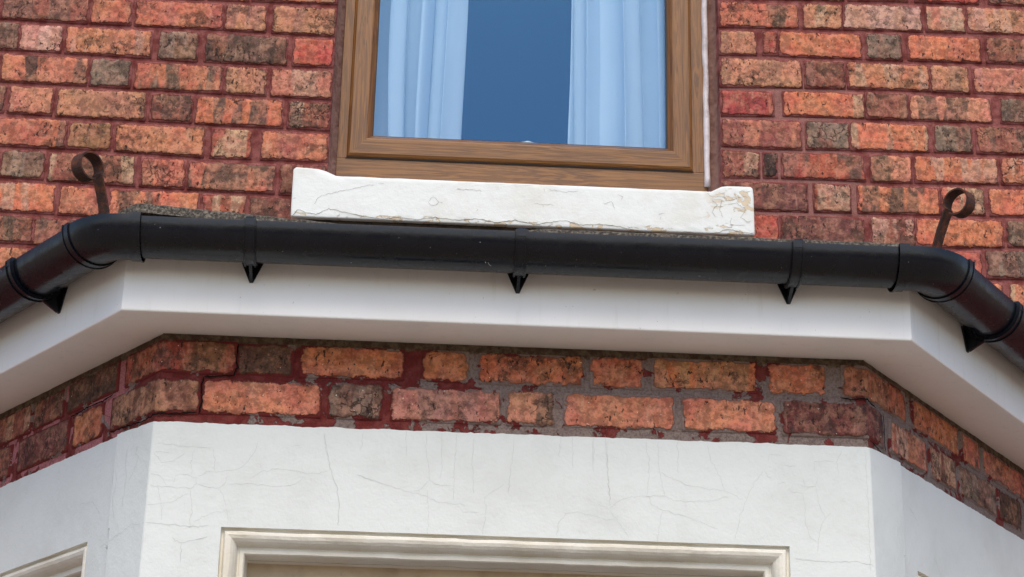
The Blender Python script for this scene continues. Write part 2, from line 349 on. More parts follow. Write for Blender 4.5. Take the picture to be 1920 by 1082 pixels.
def mortar_bay():
    t = NT('mortar_bay'); P = t.obj(); x, y, z = sep(t, P)
    red, red2, grey, green = lin((112, 40, 38)), lin((128, 60, 56)), lin((140, 124, 118)), lin((118, 104, 84))
    c = t.mix(t.ramp(t.noise(P, 40, 3), .4, .6), red, red2)
    gz = t.noise(P, 17, 5, .62, .4)
    g = t.ramp(t.math('ADD', gz, t.math('MULTIPLY', t.ramp(x, -.35, .35), .14)), .57, .59)
    c = t.mix(g, c, grey)
    pk = t.math('MULTIPLY', t.ramp(t.noise(P, 14, 3), .48, .5), t.ramp(x, -.62, -.56, 1, 0))
    c = t.mix(pk, c, lin((186, 118, 120)))
    gr = t.ramp(t.math('ADD', z, t.math('MULTIPLY', t.noise(P, 22, 3), .03)), 2.940, 2.946)
    c = t.mix(gr, c, t.mix(t.ramp(t.noise(P, 60, 3), .4, .6), green, lin((88, 72, 56))))
    c = t.mix(t.ramp(t.noise(P, 260, 3), .4, .7, 0, .45), c, lin((70, 46, 42)))
    edge = t.math('MULTIPLY', t.ramp(gz, .565, .58, 0, 1), t.ramp(gz, .58, .595, 1, 0))
    h = t.math('ADD', t.math('MULTIPLY', t.noise(P, 60, 5), 1.), t.math('ADD', t.math('MULTIPLY', g, -.5), t.math('MULTIPLY', t.noise(P, 300, 4, .7), .5))); t.bump(h, .007)
    return t.out(c, .85, .25)
M['mortar_bay'] = mortar_bay()

def paint(name, col, stain, rough=.55, amt=.35, bump=.0012, sc=1., flake=None):
    t = NT(name); P = t.obj()
    c = t.mix(t.ramp(t.noise(P, 5 * sc, 4, .6), .42, .72, 0, amt), col, stain)
    c = t.mix(t.ramp(t.noise(P, 30 * sc, 5, .7), .55, .8, 0, amt * .9), c, stain)
    c = t.mix(t.ramp(t.noise(P, 420, 2, .5), .76, .80, 0, .45), c, lin((150, 146, 138)))
    h = t.math('ADD', t.noise(P, 14 * sc, 4, .6), t.math('MULTIPLY', t.noise(P, 160, 4, .6), .18))
    if flake:
        fn = t.noise(t.scale(P, (1, 1, 1.6)), 24, 5, .6, .6)
        x, y, z = sep(t, P)
        zz = t.math('ADD', z, t.math('MULTIPLY', t.noise(P, 30, 3), .012))
        band = t.math('MAXIMUM', t.ramp(zz, 3.561, 3.555, 0, 1), t.ramp(t.math('ADD', x, t.math('MULTIPLY', t.noise(P, 12, 2), .1)), .70, .80))
        g = t.math('MULTIPLY', t.ramp(fn, .565, .575), band)
        c = t.mix(g, c, flake); h = t.math('SUBTRACT', h, t.math('MULTIPLY', g, .5))
    t.bump(h, bump); return t.out(c, rough, .35)
M['render'] = paint('painted_render', lin((214, 221, 221)), lin((196, 202, 200)), .6, .5, .0026)
M['moulding'] = paint('painted_moulding', lin((226, 224, 214)), lin((204, 196, 176)), .55, .5, .003, 1.6)
M['head'] = paint('painted_head', lin((196, 180, 156)), lin((160, 142, 118)), .6, .7, .002, 2)
M['sill'] = paint('painted_sill', lin((222, 228, 228)), lin((204, 203, 194)), .5, .5, .002, 1.8, lin((205, 190, 165)))
def simple(name, col, rough, spec=.5, n=None, bump=None, metal=0):
    t = NT(name); P = t.obj(); c = col
    if n: c = t.mix(t.ramp(t.noise(P, n[0], 4, .6), .4, .7, 0, n[2]), col, n[1])
    if bump: t.bump(t.noise(P, bump[0], 4), bump[1])
    t.b.inputs['Metallic'].default_value = metal
    return t.out(c, rough, spec)
M['upvc'] = simple('white_upvc', lin((244, 244, 242)), .32, .45, (3, lin((226, 223, 217)), .5), (6, .0006))
def upvc():
    t = NT('white_upvc_board'); P = t.obj()
    c = t.mix(t.ramp(t.noise(P, 3, 4, .6), .4, .7, 0, .4), lin((246, 247, 247)), lin((232, 231, 226)))
    st = t.noise(t.scale(P, (1, 1, .12)), 42, 4, .65)
    c = t.mix(t.ramp(st, .55, .75, 0, .22), c, lin((205, 202, 192)))
    c = t.mix(t.ramp(t.noise(P, 150, 2, .5), .74, .78, 0, .5), c, lin((150, 146, 138)))
    t.bump(t.noise(t.scale(P, (.3, 1, 1)), 8, 3), .0012)
    return t.out(c, .34, .45)
M['upvc'] = upvc(); M['upvc_under'] = M['upvc']
def black_plastic():
    t = NT('black_plastic'); P = t.obj()
    base = t.mix(t.ramp(t.noise(P, 9, 4, .65), .45, .75, 0, .35), (.003, .0045, .009), (.009, .012, .020))
    dust = t.ramp(t.noise(t.scale(P, (6, 6, 20)), 14, 5, .7), .58, .75, 0, .12)
    base = t.mix(dust, base, (.10, .10, .10))
    base = t.mix(t.ramp(t.noise(P, 210, 1, .5), .80, .815, 0, .7), base, (.5, .5, .5))
    r = t.ramp(t.noise(P, 22, 4, .6), .3, .7, .20, .34)
    t.bump(t.noise(P, 35, 4), .0006)
    return t.out(base, r, .4)
M['black'] = black_plastic()
M['felt'] = simple('roof_felt', lin((70, 66, 62)), .95, .2, (160, lin((150, 142, 130)), .75), (220, .004))
M['iron'] = simple('rusty_iron', lin((66, 48, 42)), .7, .4, (60, lin((118, 66, 44)), .85), (260, .0018), .35)
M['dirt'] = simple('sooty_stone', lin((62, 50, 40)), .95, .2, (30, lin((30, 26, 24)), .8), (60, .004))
M['grit'] = simple('cement_fillet', lin((140, 108, 98)), .9, .2, (40, lin((108, 74, 66)), .8), (80, .004))
M['sealant'] = simple('old_sealant', lin((214, 210, 216)), .7, .3, (22, lin((168, 158, 162)), .8), (60, .003))
M['rubber'] = simple('black_gasket', (.012, .012, .012), .6)
M['plastic_w'] = simple('handle_plastic', lin((205, 205, 200)), .35)
M['crack'] = simple('hairline_crack', lin((176, 180, 180)), .9, .1)
M['crack_dark'] = simple('sill_crack', lin((104, 92, 78)), .9, .1)
M['crack_black'] = simple('deep_crack', (.01, .009, .008), .95, .05)
M['room'] = simple('room_paint', lin((70, 72, 78)), .9)
M['roomd'] = simple('room_dark', lin((70, 66, 62)), .9)
def oak(name, along):
    t = NT(name); P = t.obj()
    s = (1, 1, 1)
    st = {'x': (.045, 1, 1), 'z': (1, 1, .045)}[along]
    Q = t.scale(P, st)
    w = t.noise(Q, 34, 5, .6, .8)
    rings = t.math('FRACT', t.math('MULTIPLY', w, 9.))
    rings = t.math('ABSOLUTE', t.math('SUBTRACT', rings, .5))
    c = t.mix(t.ramp(rings, .05, .45), lin((96, 60, 25)), lin((130, 86, 38)))
    g = t.noise(t.scale(P, {'x': (.03, 1, 1), 'z': (1, 1, .03)}[along]), 480, 3, .6)
    c = t.mix(t.ramp(g, .42, .7, 0, .34), c, lin((80, 48, 18)))
    big = t.noise(P, 6, 3)
    c = t.mix(t.ramp(big, .4, .7, 0, .4), c, lin((126, 84, 36)))
    t.bump(t.math('ADD', g, t.math('MULTIPLY', w, .5)), .0004)
    return t.out(c, .42, .45)
M['oak_x'] = oak('oak_foil_across', 'x'); M['oak_z'] = oak('oak_foil_up', 'z')
def curtain_mat():
    t = NT('curtain_cloth'); P = t.obj()
    c = t.mix(t.noise(P, 8, 3), lin((230, 240, 248)), lin((216, 229, 241)))
    t.bump(t.math('ADD', t.noise(t.scale(P, (1, 1, .4)), 60, 3), t.math('MULTIPLY', t.noise(P, 900, 2), .1)), .0012)
    t.b.inputs['Transmission Weight'].default_value = 0
    m = t.out(c, .9, .1)
    tr = t.n('ShaderNodeBsdfTranslucent'); t.put(tr.inputs[0], c); mx = t.n('ShaderNodeMixShader'); mx.inputs[0].default_value = .3
    o = t.t.nodes['Material Output']; t.l(t.b.outputs[0], mx.inputs[1]); t.l(tr.outputs[0], mx.inputs[2]); t.l(mx.outputs[0], o.inputs[0])
    return m
M['curtain'] = curtain_mat()
def glass_mat():
    t = NT('coated_glass'); o = t.t.nodes['Material Output']
    tr = t.n('ShaderNodeBsdfTransparent'); tr.inputs[0].default_value = (.94, .985, 1.0, 1)
    gl = t.n('ShaderNodeBsdfGlossy'); gl.inputs['Roughness'].default_value = .01; gl.inputs[0].default_value = (.17, .42, .80, 1)
    fr = t.n('ShaderNodeLayerWeight'); fr.inputs[0].default_value = .5
    mx = t.n('ShaderNodeMixShader'); t.l(t.math('MULTIPLY_ADD', t.math('POWER', fr.outputs['Facing'], 4.), .7, .10), mx.inputs[0]); t.l(tr.outputs[0], mx.inputs[1]); t.l(gl.outputs[0], mx.inputs[2])
    t.l(mx.outputs[0], o.inputs[0]); return t.m
M['glass'] = glass_mat()
M['ground'] = simple('paving', lin((150, 134, 116)), .95, .2, (1.5, lin((128, 116, 102)), .6), (30, .004))
M['road'] = simple('asphalt', (.06, .058, .055), .9, .3, (3, (.085, .082, .078), .6), (60, .004))

# ------------------------------------------------------------------ ground, street
def sheet(name, x0, x1, y0, y1, z, m):
    o = mesh_obj(name, [(x0, y0, z), (x1, y0, z), (x1, y1, z), (x0, y1, z)], [(0, 1, 2, 3)], m); return tag(o, kind='structure')
sheet('ground', -1500, 1500, -1500, 1500, 0.0, M['ground'])
sheet('road', -400, 400, -17.0, -10.0, 0.004, M['road'])
k = bm_obj('kerb', box_bm(-40000, 40000, -10000, -9870, -1600, -1490, 8, 1), M['ground']); tag(k, kind='structure')

# ------------------------------------------------------------------ brick builder
PAL = {  # main colour, second colour of the face, sootiness, cracking
 'o': ((214, 118, 80), (186, 104, 78), .42, 1), 'O': ((226, 122, 74), (208, 110, 70), .25, 0), 't': ((212, 140, 98), (186, 126, 98), .45, 1),
 'T': ((218, 130, 86), (172, 148, 126), .50, 1), 'b': ((166, 96, 72), (140, 98, 82), .62, 1), 'g': ((150, 126, 108), (150, 104, 84), .62, 1),
 'G': ((134, 98, 84), (158, 98, 76), .72, 0), 'p': ((226, 170, 152), (214, 148, 124), .30, 1), 'P': ((222, 136, 102), (202, 132, 112), .35, 0),
 'R': ((206, 82, 56), (214, 96, 66), .22, 0), 'r': ((188, 82, 56), (168, 84, 56), .35, 1), 'm': ((140, 76, 64), (126, 78, 70), .45, 1),
 'M': ((170, 92, 78), (206, 122, 92), .20, 0), 'y': ((186, 128, 80), (170, 112, 74), .40, 1), 'c': ((182, 68, 58), (190, 84, 66), .12, 0),
 'k': ((62, 54, 52), (70, 58, 54), .6, 0), 'd': ((124, 78, 56), (90, 66, 52), .80, 0), 'X': ((182, 84, 48), (150, 92, 62), .60, 1),
 'D': ((150, 92, 62), (190, 100, 58), .80, 0), 'a': ((222, 122, 64), (206, 108, 58), .38, 0), 'A': ((226, 122, 58), (214, 112, 60), .62, 0),
 'Z': ((224, 120, 56), (210, 146, 96), .42, 0), 'V': ((200, 104, 58), (176, 110, 66), .60, 1), 'Y': ((190, 128, 92), (150, 96, 70), .50, 0),
 's': ((230, 134, 92), (220, 124, 84), .16, 0), 'S': ((202, 126, 104), (176, 122, 112), .32, 0), 'U': ((122, 62, 56), (100, 64, 62), .40, 0)}
def make_brick(s0, s1, zt, zb, mp, mat, parent, cls, depth=30., bulge=1.0):
    """a brick between s0..s1 (mm along the wall); zt(s), zb(s) give its top and bottom; mp(s, out, z) places it"""
    s0 -= 4; s1 += 4; L = s1 - s0; sd = rnd.uniform(0, 100)
    nu = max(4, int(L / 13)) + 2; nv = 8
    US = [0, 2.2 / L] + [i / (nu - 2) for i in range(1, nu - 2)] + [1 - 2.2 / L, 1]
    H = zt((s0 + s1) / 2) - zb((s0 + s1) / 2)
    VS = [0, 2.2 / H] + [i / (nv - 2) for i in range(1, nv - 2)] + [1 - 2.2 / H, 1]
    tw = rnd.uniform(-.8, .8); tl = rnd.uniform(-.6, .6); pr = rnd.uniform(-.6, 1.0)
    V, U, F = [], [], []
    for j in range(nv + 1):
        for i in range(nu + 1):
            u, v = US[i], VS[j]
            # pull outline vertices about so that no edge is straight
            s = s0 + u * L; z = zb(s) + v * (zt(s) - zb(s))
            eu, ev = min(u, 1 - u) * L, min(v, 1 - v) * H
            if ev < 1: z += 1.6 * fbm(s * .022, v * 9, sd) * (1)
            if eu < 1: s += 1.8 * fbm(z * .03, u * 9, sd + 5)
            e = min(eu, ev)
            w = -4.4 if e < .5 else (0.3 if e < 3 else .8)
            if e >= .5: w += .7 * fbm(s * .018, z * .03, sd) + tw * (u - .5) * 2 + tl * (v - .5) * 2 + pr
            if eu < 1 and ev < 1:   # round the corner
                s += (3.5 if u == 0 else -3.5); z += (2.5 if v == 0 else -2.5)
            V.append(mp(s, w * bulge, z)); U.append(((s - s0) / 1000, (z - zb((s0 + s1) / 2)) / 1000))
    W = nu + 1
    for j in range(nv):
        for i in range(nu): F.append((j * W + i, j * W + i + 1, (j + 1) * W + i + 1, (j + 1) * W + i))
    ring = [i for i in range(W)] + [j * W + nu for j in range(1, nv + 1)] + [nv * W + i for i in range(nu - 1, -1, -1)] + [j * W for j in range(nv - 1, 0, -1)]
    base = len(V)
    for q in ring:
        j, i = divmod(q, W); s = s0 + US[i] * L; z = zb(s) + VS[j] * (zt(s) - zb(s))
        V.append(mp(s, -depth, z)); U.append((U[q][0], U[q][1]))
    n = len(ring)
    for q in range(n): F.append((ring[q], base + q, base + (q + 1) % n, ring[(q + 1) % n]))
    F.append(tuple(base + q for q in range(n)))
    o = mesh_obj('brick', V, F, mat, parent, True, U)
    a, b, so, crk = PAL[cls]
    j1 = rnd.uniform(.90, 1.08); q_ = rnd.random()
    if cls in 'oOtbPTr' and depth > 20:
        if q_ < .38: b = (208, 160, 128)
        elif q_ < .66: b = (128, 92, 76)
    ca = [min(1, c * j1) for c in lin(a)]; cb = [min(1, c * rnd.uniform(.92, 1.08)) for c in lin(b)]
    o.color = (*ca, 1); o['cb'] = cb; o['bl'] = L / 1000; o['bh'] = H / 1000; o['soot'] = so + rnd.uniform(-.06, .06); o['crack'] = float(crk and rnd.random() < .28)
    return o

# ------------------------------------------------------------------ the house wall
HW = empty('house_wall', (0, 0, 0))
tag(HW, 'old red brick house wall with dark red pointing around the upstairs window', 'wall')
def zj(k, x):
    kk = max(-2, min(9, k)); T = ZJ[kk]
    if x <= T[0][0]: z = T[0][1]
    elif x >= T[-1][0]: z = T[-1][1]
    else:
        for (xa, za), (xb, zb_) in zip(T, T[1:]):
            if xa <= x <= xb: z = za + (zb_ - za) * (x - xa) / (xb - xa); break
    return z - 88.65 * (k - kk)
XL, XR = -264., 737.
def wall_map(s, w, z): return mm(s, -w, z)
def wall_brick(k, a, b, cls, depth=30.):
    jt = rnd.uniform(-1.2, 1.2); jb = rnd.uniform(-1.2, 1.2)
    if abs(b - XL) < 26: b = XL - 4; depth = 100.
    if abs(a - XR) < 22: a = XR + 4; depth = 100.
    make_brick(a, b, lambda s: zj(k - 1, s) - 3.6 + jt, lambda s: zj(k, s) + 3.6 + jb, wall_map, M['brick'], HW, cls, depth)
POOL = 'ooObbTtgPPGrO'
def fill(k, x0, x1, start_header):
    """continue the Flemish bond from x0 to x1"""
    x = x0; hd = start_header
    while x < x1 - 40:
        L = 102 if hd else 217
        e = min(x + L, x1)
        wall_brick(k, x, e, rnd.choice(POOL)); x += L + 13; hd = not hd
for k, row in WALL.items():
    for a, b, c in row: wall_brick(k, a, b, c)
for k in range(-4, 13):
    row = WALL.get(k, [])
    L = [r for r in row if r[1] < XL + 30]; R = [r for r in row if r[0] > XR - 30]
    lo, hi = -1690., 1860.
    # left of the traced part, right of it, and whatever is missing in between
    le = min([r[0] for r in L], default=None); re = max([r[1] for r in R], default=None)
    if le is None:
        n = 0; off = (k % 2) * 115 + 60
        edge = XL if k < 7 else -600.
        x = edge - 4; hd = bool(k % 2); spans = []
        while x > lo:
            Ln = 102 if hd else 217
            spans.append((x - Ln, x)); x -= Ln + 13; hd = not hd
        for a, b in spans: wall_brick(k, a, b, rnd.choice(POOL))
    else:
        x = le - 13; hd = (L and (min(L)[1] - min(L)[0]) > 150)
        while x > lo:
            Ln = 102 if hd else 217
            wall_brick(k, x - Ln, x, rnd.choice(POOL)); x -= Ln + 13; hd = not hd
    if re is None: fill(k, (XR + 4) if k < 7 else 950., hi, bool(k % 2))
    else: fill(k, re + 13, hi, (max(R)[1] - max(R)[0]) > 150)
    if 7 <= k <= 9:
        a = max([r[1] for r in L], default=-560.) + 13; b = min([r[0] for r in R], default=960.) - 13
        if b > a + 60: fill(k, a, b, bool(k % 2))
upper = []
for k in range(-10, -4):
    for lo, hi in ((-1900., XL - 4), (XR + 4, 2050.)):
        x = lo - (k % 2) * 115; hd = bool(k % 2)
        while x < hi - 30:
            Ln = 102 if hd else 217
            a_, b_ = max(x, lo), min(x + Ln, hi)
            if b_ - a_ > 30: upper.append((a_, b_, k))
            x += Ln + 13; hd = not hd
V, F, U = [], [], []
for a_, b_, k in upper:
    zt_, zb_ = zj(k - 1, a_) - 6, zj(k, a_) + 6; n = len(V)
    for y_, e_ in ((-.3, 2.5), (4., 0)):
        V += [mm(a_ + e_, y_, zb_ + e_), mm(b_ - e_, y_, zb_ + e_), mm(b_ - e_, y_, zt_ - e_), mm(a_ + e_, y_, zt_ - e_)]
    L_ = b_ - a_
    for _ in range(2): U += [(.03, .02), (.19, .02), (.19, .06), (.03, .06)]
    F += [(n, n + 1, n + 2, n + 3)] + [(n + i, n + 4 + i, n + 4 + (i + 1) % 4, n + (i + 1) % 4) for i in range(4)]
ub = mesh_obj('upper_bricks', V, F, simple('upper_brick', lin((158, 92, 70)), .9, .25, (9, lin((104, 78, 66)), .9), (120, .002)), HW, False, U, 'stuff')
# bedding mortar behind and between the bricks: a solid wall with the window opening left free
def mortar_grid(name, x0, x1, z0, z1, parent, mat, y0=3.8, step=28.):
    nx = max(1, int((x1 - x0) / step)); nzv = max(1, int((z1 - z0) / step)); V = []; F = []
    for j in range(nzv + 1):
        for i in range(nx + 1):
            x = x0 + (x1 - x0) * i / nx; z = z0 + (z1 - z0) * j / nzv
            V.append(mm(x, y0 + .7 * fbm(x * .02, z * .02, 3), z))
    W = nx + 1
    for j in range(nzv):
        for i in range(nx): F.append((j * W + i, j * W + i + 1, (j + 1) * W + i + 1, (j + 1) * W + i))
    b = len(V); V += [mm(x0, 250, z0), mm(x1, 250, z0), mm(x1, 250, z1), mm(x0, 250, z1)]
    F += [(b, b + 3, b + 2, b + 1), (0, b, b + 1, nx)[::-1], (nzv * W, nzv * W + nx, b + 2, b + 3)[::-1], (0, nzv * W, b + 3, b)[::-1], (nx, b + 1, b + 2, nzv * W + nx)[::-1]]
    return mesh_obj(name, V, F, mat, parent, False)
ZT, ZSILL, ZHEAD = 3700., 2060., 3350.
mortar_grid('mortar', -2600, XL, -1600, ZT, HW, M['mortar'])
mortar_grid('mortar', XR, 2900, -1600, ZT, HW, M['mortar'])
mortar_grid('mortar', XL + .5, XR - .5, -1600, ZSILL, HW, M['mortar'])
mortar_grid('mortar', XL + .5, XR - .5, ZHEAD, ZT, HW, M['mortar'])

# ------------------------------------------------------------------ upstairs window
Z0F = 2120.
win = empty('upstairs_window', mm(236, 75, Z0F)); tag(win, 'brown oak effect window frame with pale blue reflection and curtains behind', 'window')
def member(name, rect, side, prof, mat, parent, mp=None, close=True, mitre=True):
    """one mitred member of a frame; prof is a list of (inset, depth)"""
    x0, x1, z0, z1 = rect; mp = mp or (lambda s, w, z: mm(s, w, z)); V = []; F = []
    for d, y in prof:
        a = {'b': ((x0 + d, z0 + d), (x1 - d, z0 + d)), 't': ((x0 + d, z1 - d), (x1 - d, z1 - d)),
             'l': ((x0 + d, z0 + (d if mitre else 0)), (x0 + d, z1 - d)), 'r': ((x1 - d, z0 + (d if mitre else 0)), (x1 - d, z1 - d))}[side]
        for (s, z) in a: V.append(mp(s, y, z))
    n = len(prof)
    for i in range(n if close else n - 1):
        a, b = i, (i + 1) % n; F.append((2 * a, 2 * a + 1, 2 * b + 1, 2 * b))
    if close: F += [tuple(2 * i for i in range(n))[::-1], tuple(2 * i + 1 for i in range(n))]
    o = mesh_obj(name, V, F, mat, parent)
    bm = bmesh.new(); bm.from_mesh(o.data); bmesh.ops.recalc_face_normals(bm, faces=bm.faces); bm.to_mesh(o.data); bm.free()
    return o
outer = (-247., 712., 2168.6, 3340.)
pf = [(0, 74), (2, 70), (24, 70), (44, 72), (50, 80), (50, 130), (0, 130)]
for s_, m_ in (('t', 'oak_x'), ('l', 'oak_z'), ('r', 'oak_z')):
    member('frame_rail' if s_ in 'bt' else 'frame_stile', outer, s_, pf, M[m_], win, mitre=False)
bm_obj('frame_rail', box_bm(-247, 712, 70, 129.6, 2070, 2168.6, 1.5, 1), M['oak_x'], win)
sash = (-221., 673., 2170., 3300.)
ps = [(0, 77), (0, 66), (2, 62), (8, 59), (48, 59), (51, 60), (63, 72), (64, 88), (64, 120), (40, 125), (0, 125)]
for s_, m_ in (('b', 'oak_x'), ('t', 'oak_x'), ('l', 'oak_z'), ('r', 'oak_z')):
    member('sash_rail' if s_ in 'bt' else 'sash_stile', sash, s_, ps, M[m_], win)
pg = [(62.5, 73), (64.8, 73), (64.8, 84), (62.5, 84)]
for s_ in 'btlr': member('gasket', sash, s_, pg, M['rubber'], win)
member('gasket', (-224., 676., 2167., 3303.), 'b', [(0, 67), (4, 67), (4, 69.6), (0, 69.6)], M['rubber'], win)
bm = box_bm(sash[0] + 60, sash[1] - 60, 86, 90, sash[2] + 60, sash[3] - 60); bm_obj('pane', bm, M['glass'], win)
# handle on the inside of the bottom rail
bm = bmesh.new()
for (cx, cz, rx, rz, y0, y1) in ((247, 2250, 30, 15, 126, 138), (247, 2246, 13, 10, 104, 126)):
    rg = []
    for y, k_ in ((y0, .86), (y0 + 3, 1.), (y1, 1.)):
        rg.append([bm.verts.new(mm(cx + rx * k_ * math.cos(a * math.pi / 12), y + 0., cz + rz * k_ * math.sin(a * math.pi / 12))) for a in range(24)])
    for a, b in zip(rg, rg[1:]):
        for i in range(24): bm.faces.new((a[i], a[(i + 1) % 24], b[(i + 1) % 24], b[i]))
    bm.faces.new(rg[0]); bm.faces.new(rg[-1])
hd = bm_obj('handle', bm, M['plastic_w'], win, True)
# weathered fillets between brick reveal and frame
def strip(name, pts_a, pts_b, mat, parent, th=None, smooth=True):
    V = list(pts_a) + list(pts_b); n = len(pts_a)
    return mesh_obj(name, V, [(i, i + 1, n + i + 1, n + i) for i in range(n - 1)], mat, parent, smooth)
def ragged_bar(name, x0, x1, y0, y1, z0, z1, amp, mat, parent, seed, crown=0., N=60):
    """a long upright bead with uneven edges, nx*5 vertices round"""
    V, F = [], []
    for i in range(N + 1):
        z = z0 + (z1 - z0) * i / N
        a = x0 + amp * fbm(z * .012, seed, 1); b = x1 + amp * fbm(z * .012, seed, 9)
        yy = y0 + amp * .25 * fbm(z * .03, seed, 4)
        V += [mm(a, y1, z), mm(a + 1.5, yy + 2, z), mm((a + b) / 2, yy - crown, z), mm(b - 1.5, yy + 2, z), mm(b, y1, z)]
    for i in range(N):
        for j in range(4): F.append((5 * i + j, 5 * i + j + 1, 5 * i + 5 + j + 1, 5 * i + 5 + j))
    F += [(0, 4, 3, 2, 1), tuple(5 * N + j for j in range(5))]
    return mesh_obj(name, V, F, mat, parent, True)
ragged_bar('sealant_bead', 703, 719, 57, 90, 2128, 3330, 2.6, M['sealant'], win, 3, 2)
V, F = [], []
for i in range(61):
    z = 2078 + (3340 - 2078) * i / 60
    a = 2.5 * fbm(z * .02, 1, 1); b = 2.0 * fbm(z * .017, 2, 1)
    V += [mm(XL - 1, 22 + a * 2, z), mm(XL + 5 + a, 40 + b, z), mm(XL + 9 + b, 58, z), mm(-245.5 + a * .5, 73, z), mm(-245.5, 100, z), mm(XL - 1, 100, z)]
for i in range(60):
    for j in range(5): F.append((6 * i + j, 6 * i + 6 + j, 6 * i + 6 + j + 1, 6 * i + j + 1))
mesh_obj('mortar_fillet', V, F, M['grit'], HW, True)
V, F = [], []
for i in range(61):
    z = 2078 + (3340 - 2078) * i / 60
    a = 2.0 * fbm(z * .02, 5, 1)
    V += [mm(XR + 1, 40 + a, z), mm(728 + a, 66, z), mm(711, 73, z), mm(711, 100, z), mm(XR + 1, 100, z)]
for i in range(60):
    for j in range(4): F.append((5 * i + j, 5 * i + j + 1, 5 * i + 5 + j + 1, 5 * i + 5 + j))
mesh_obj('mortar_fillet', V, F, M['grit'], HW, True)

# room behind the glass
rm = bmesh.new()
x0, x1, y0, y1, z0, z1 = -1300, 1700, 251, 4600, 1300, 3600
v = [rm.verts.new(mm(x, y, z)) for x in (x0, x1) for y in (y0, y1) for z in (z0, z1)]
for f in ((0, 1, 3, 2), (4, 6, 7, 5), (0, 4, 6, 2), (1, 3, 7, 5), (2, 3, 7, 6)): rm.faces.new([v[i] for i in f])
tag(bm_obj('room_interior', rm, M['room']), kind='structure')
def curtain(name, x0, x1, folds, seed, label):
    N, K = 110, 26; V, F = [], []
    for j in range(K + 1):
        z = 2165 + (3330 - 2165) * j / K
        for i in range(N + 1):
            u = i / N
            ph = folds[0] * u * 2 * math.pi + 1.1 * math.sin(u * 7 + seed) + .9 * nz(u * 3, z * .0016, seed)
            am = 38 * (.6 + .5 * nz(u * 4, z * .0008, seed + 3)) + 8
            x = x0 + (x1 - x0) * u + folds[1] * math.sin(ph * 2 + 1) + 5 * nz(u * 2, z * .002, seed + 8) - folds[2] * (z - 2300) * (1 - u) / 400
            V.append(mm(x, 165 + am * math.sin(ph) + .22 * am * math.sin(2.3 * ph + seed), z))
    W = N + 1
    for j in range(K):
        for i in range(N): F.append((j * W + i, j * W + i + 1, (j + 1) * W + i + 1, (j + 1) * W + i))
    o = mesh_obj(name, V, F, M['curtain'], None, True)
    md = o.modifiers.new('cloth', 'SOLIDIFY'); md.thickness = .0012
    return tag(o, label, 'curtain')
curtain('curtain', -196, 74, (3.1, 8, 0), 2.3, 'pale blue curtain hanging behind the left side of the window pane')
curtain('curtain', 356, 650, (3.4, 8, 0), 6.1, 'pale blue curtain hanging behind the right side of the window pane')

# ------------------------------------------------------------------ window sill
sill = empty('window_sill', mm(233, -60, 1941)); tag(sill, 'white painted stone window sill with flaking paint, above the black gutter', 'window sill')
top = [(-344, 1941), (808, 1941), (808, 2046), (806, 2070), (800, 2074), (742, 2073), (728, 2071), (700, 2056)]
top += [(x, 2056 + 1.2 * nz(x * .02, 3)) for x in range(680, -221, -20)] + [(-238, 2056), (-264, 2068), (-282, 2073), (-338, 2076), (-345, 2070)]
bm = bmesh.new()
fr = [bm.verts.new(mm(x, -60, z)) for x, z in top]
bk = []
for x, z in top:
    flat = z > 2060 or z < 1950
    bk.append(bm.verts.new(mm(x, 76, z if flat else z + 14)))
bm.faces.new(fr[::-1]); bm.faces.new(bk)
n = len(fr)
for i in range(n): bm.faces.new((fr[i], fr[(i + 1) % n], bk[(i + 1) % n], bk[i]))
bmesh.ops.recalc_face_normals(bm, faces=bm.faces)
eds = [e for e in bm.edges if e.calc_face_angle(0) > .6]
bmesh.ops.bevel(bm, geom=eds, offset=.0035, segments=2, affect='EDGES', profile=.5)
bmesh.ops.triangulate(bm, faces=[f for f in bm.faces if len(f.verts) > 6])
for _ in range(4):
    le = [e for e in bm.edges if e.calc_length() > .022]
    if not le: break
    bmesh.ops.subdivide_edges(bm, edges=le, cuts=1, use_grid_fill=False)
    bmesh.ops.triangulate(bm, faces=[f for f in bm.faces if len(f.verts) > 4])
for v in bm.verts:
    c = v.co * 30; d = noise.noise_vector(c); v.co += d * .0005
    if v.co.y < -.05 and v.co.z < ZO + 1.952: v.co.z += .0016 * nz(v.co.x * 90, 1); v.co.y += .0012 * nz(v.co.x * 60, 4)
o = bm_obj('stone', bm, M['sill'], sill, False)
for p_ in o.data.polygons: p_.use_smooth = True
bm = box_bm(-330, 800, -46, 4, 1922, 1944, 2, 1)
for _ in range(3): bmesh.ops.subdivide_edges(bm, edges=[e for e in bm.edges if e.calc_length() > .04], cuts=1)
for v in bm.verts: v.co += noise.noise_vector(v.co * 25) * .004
bm_obj('bed_stone', bm, M['dirt'], sill, True)
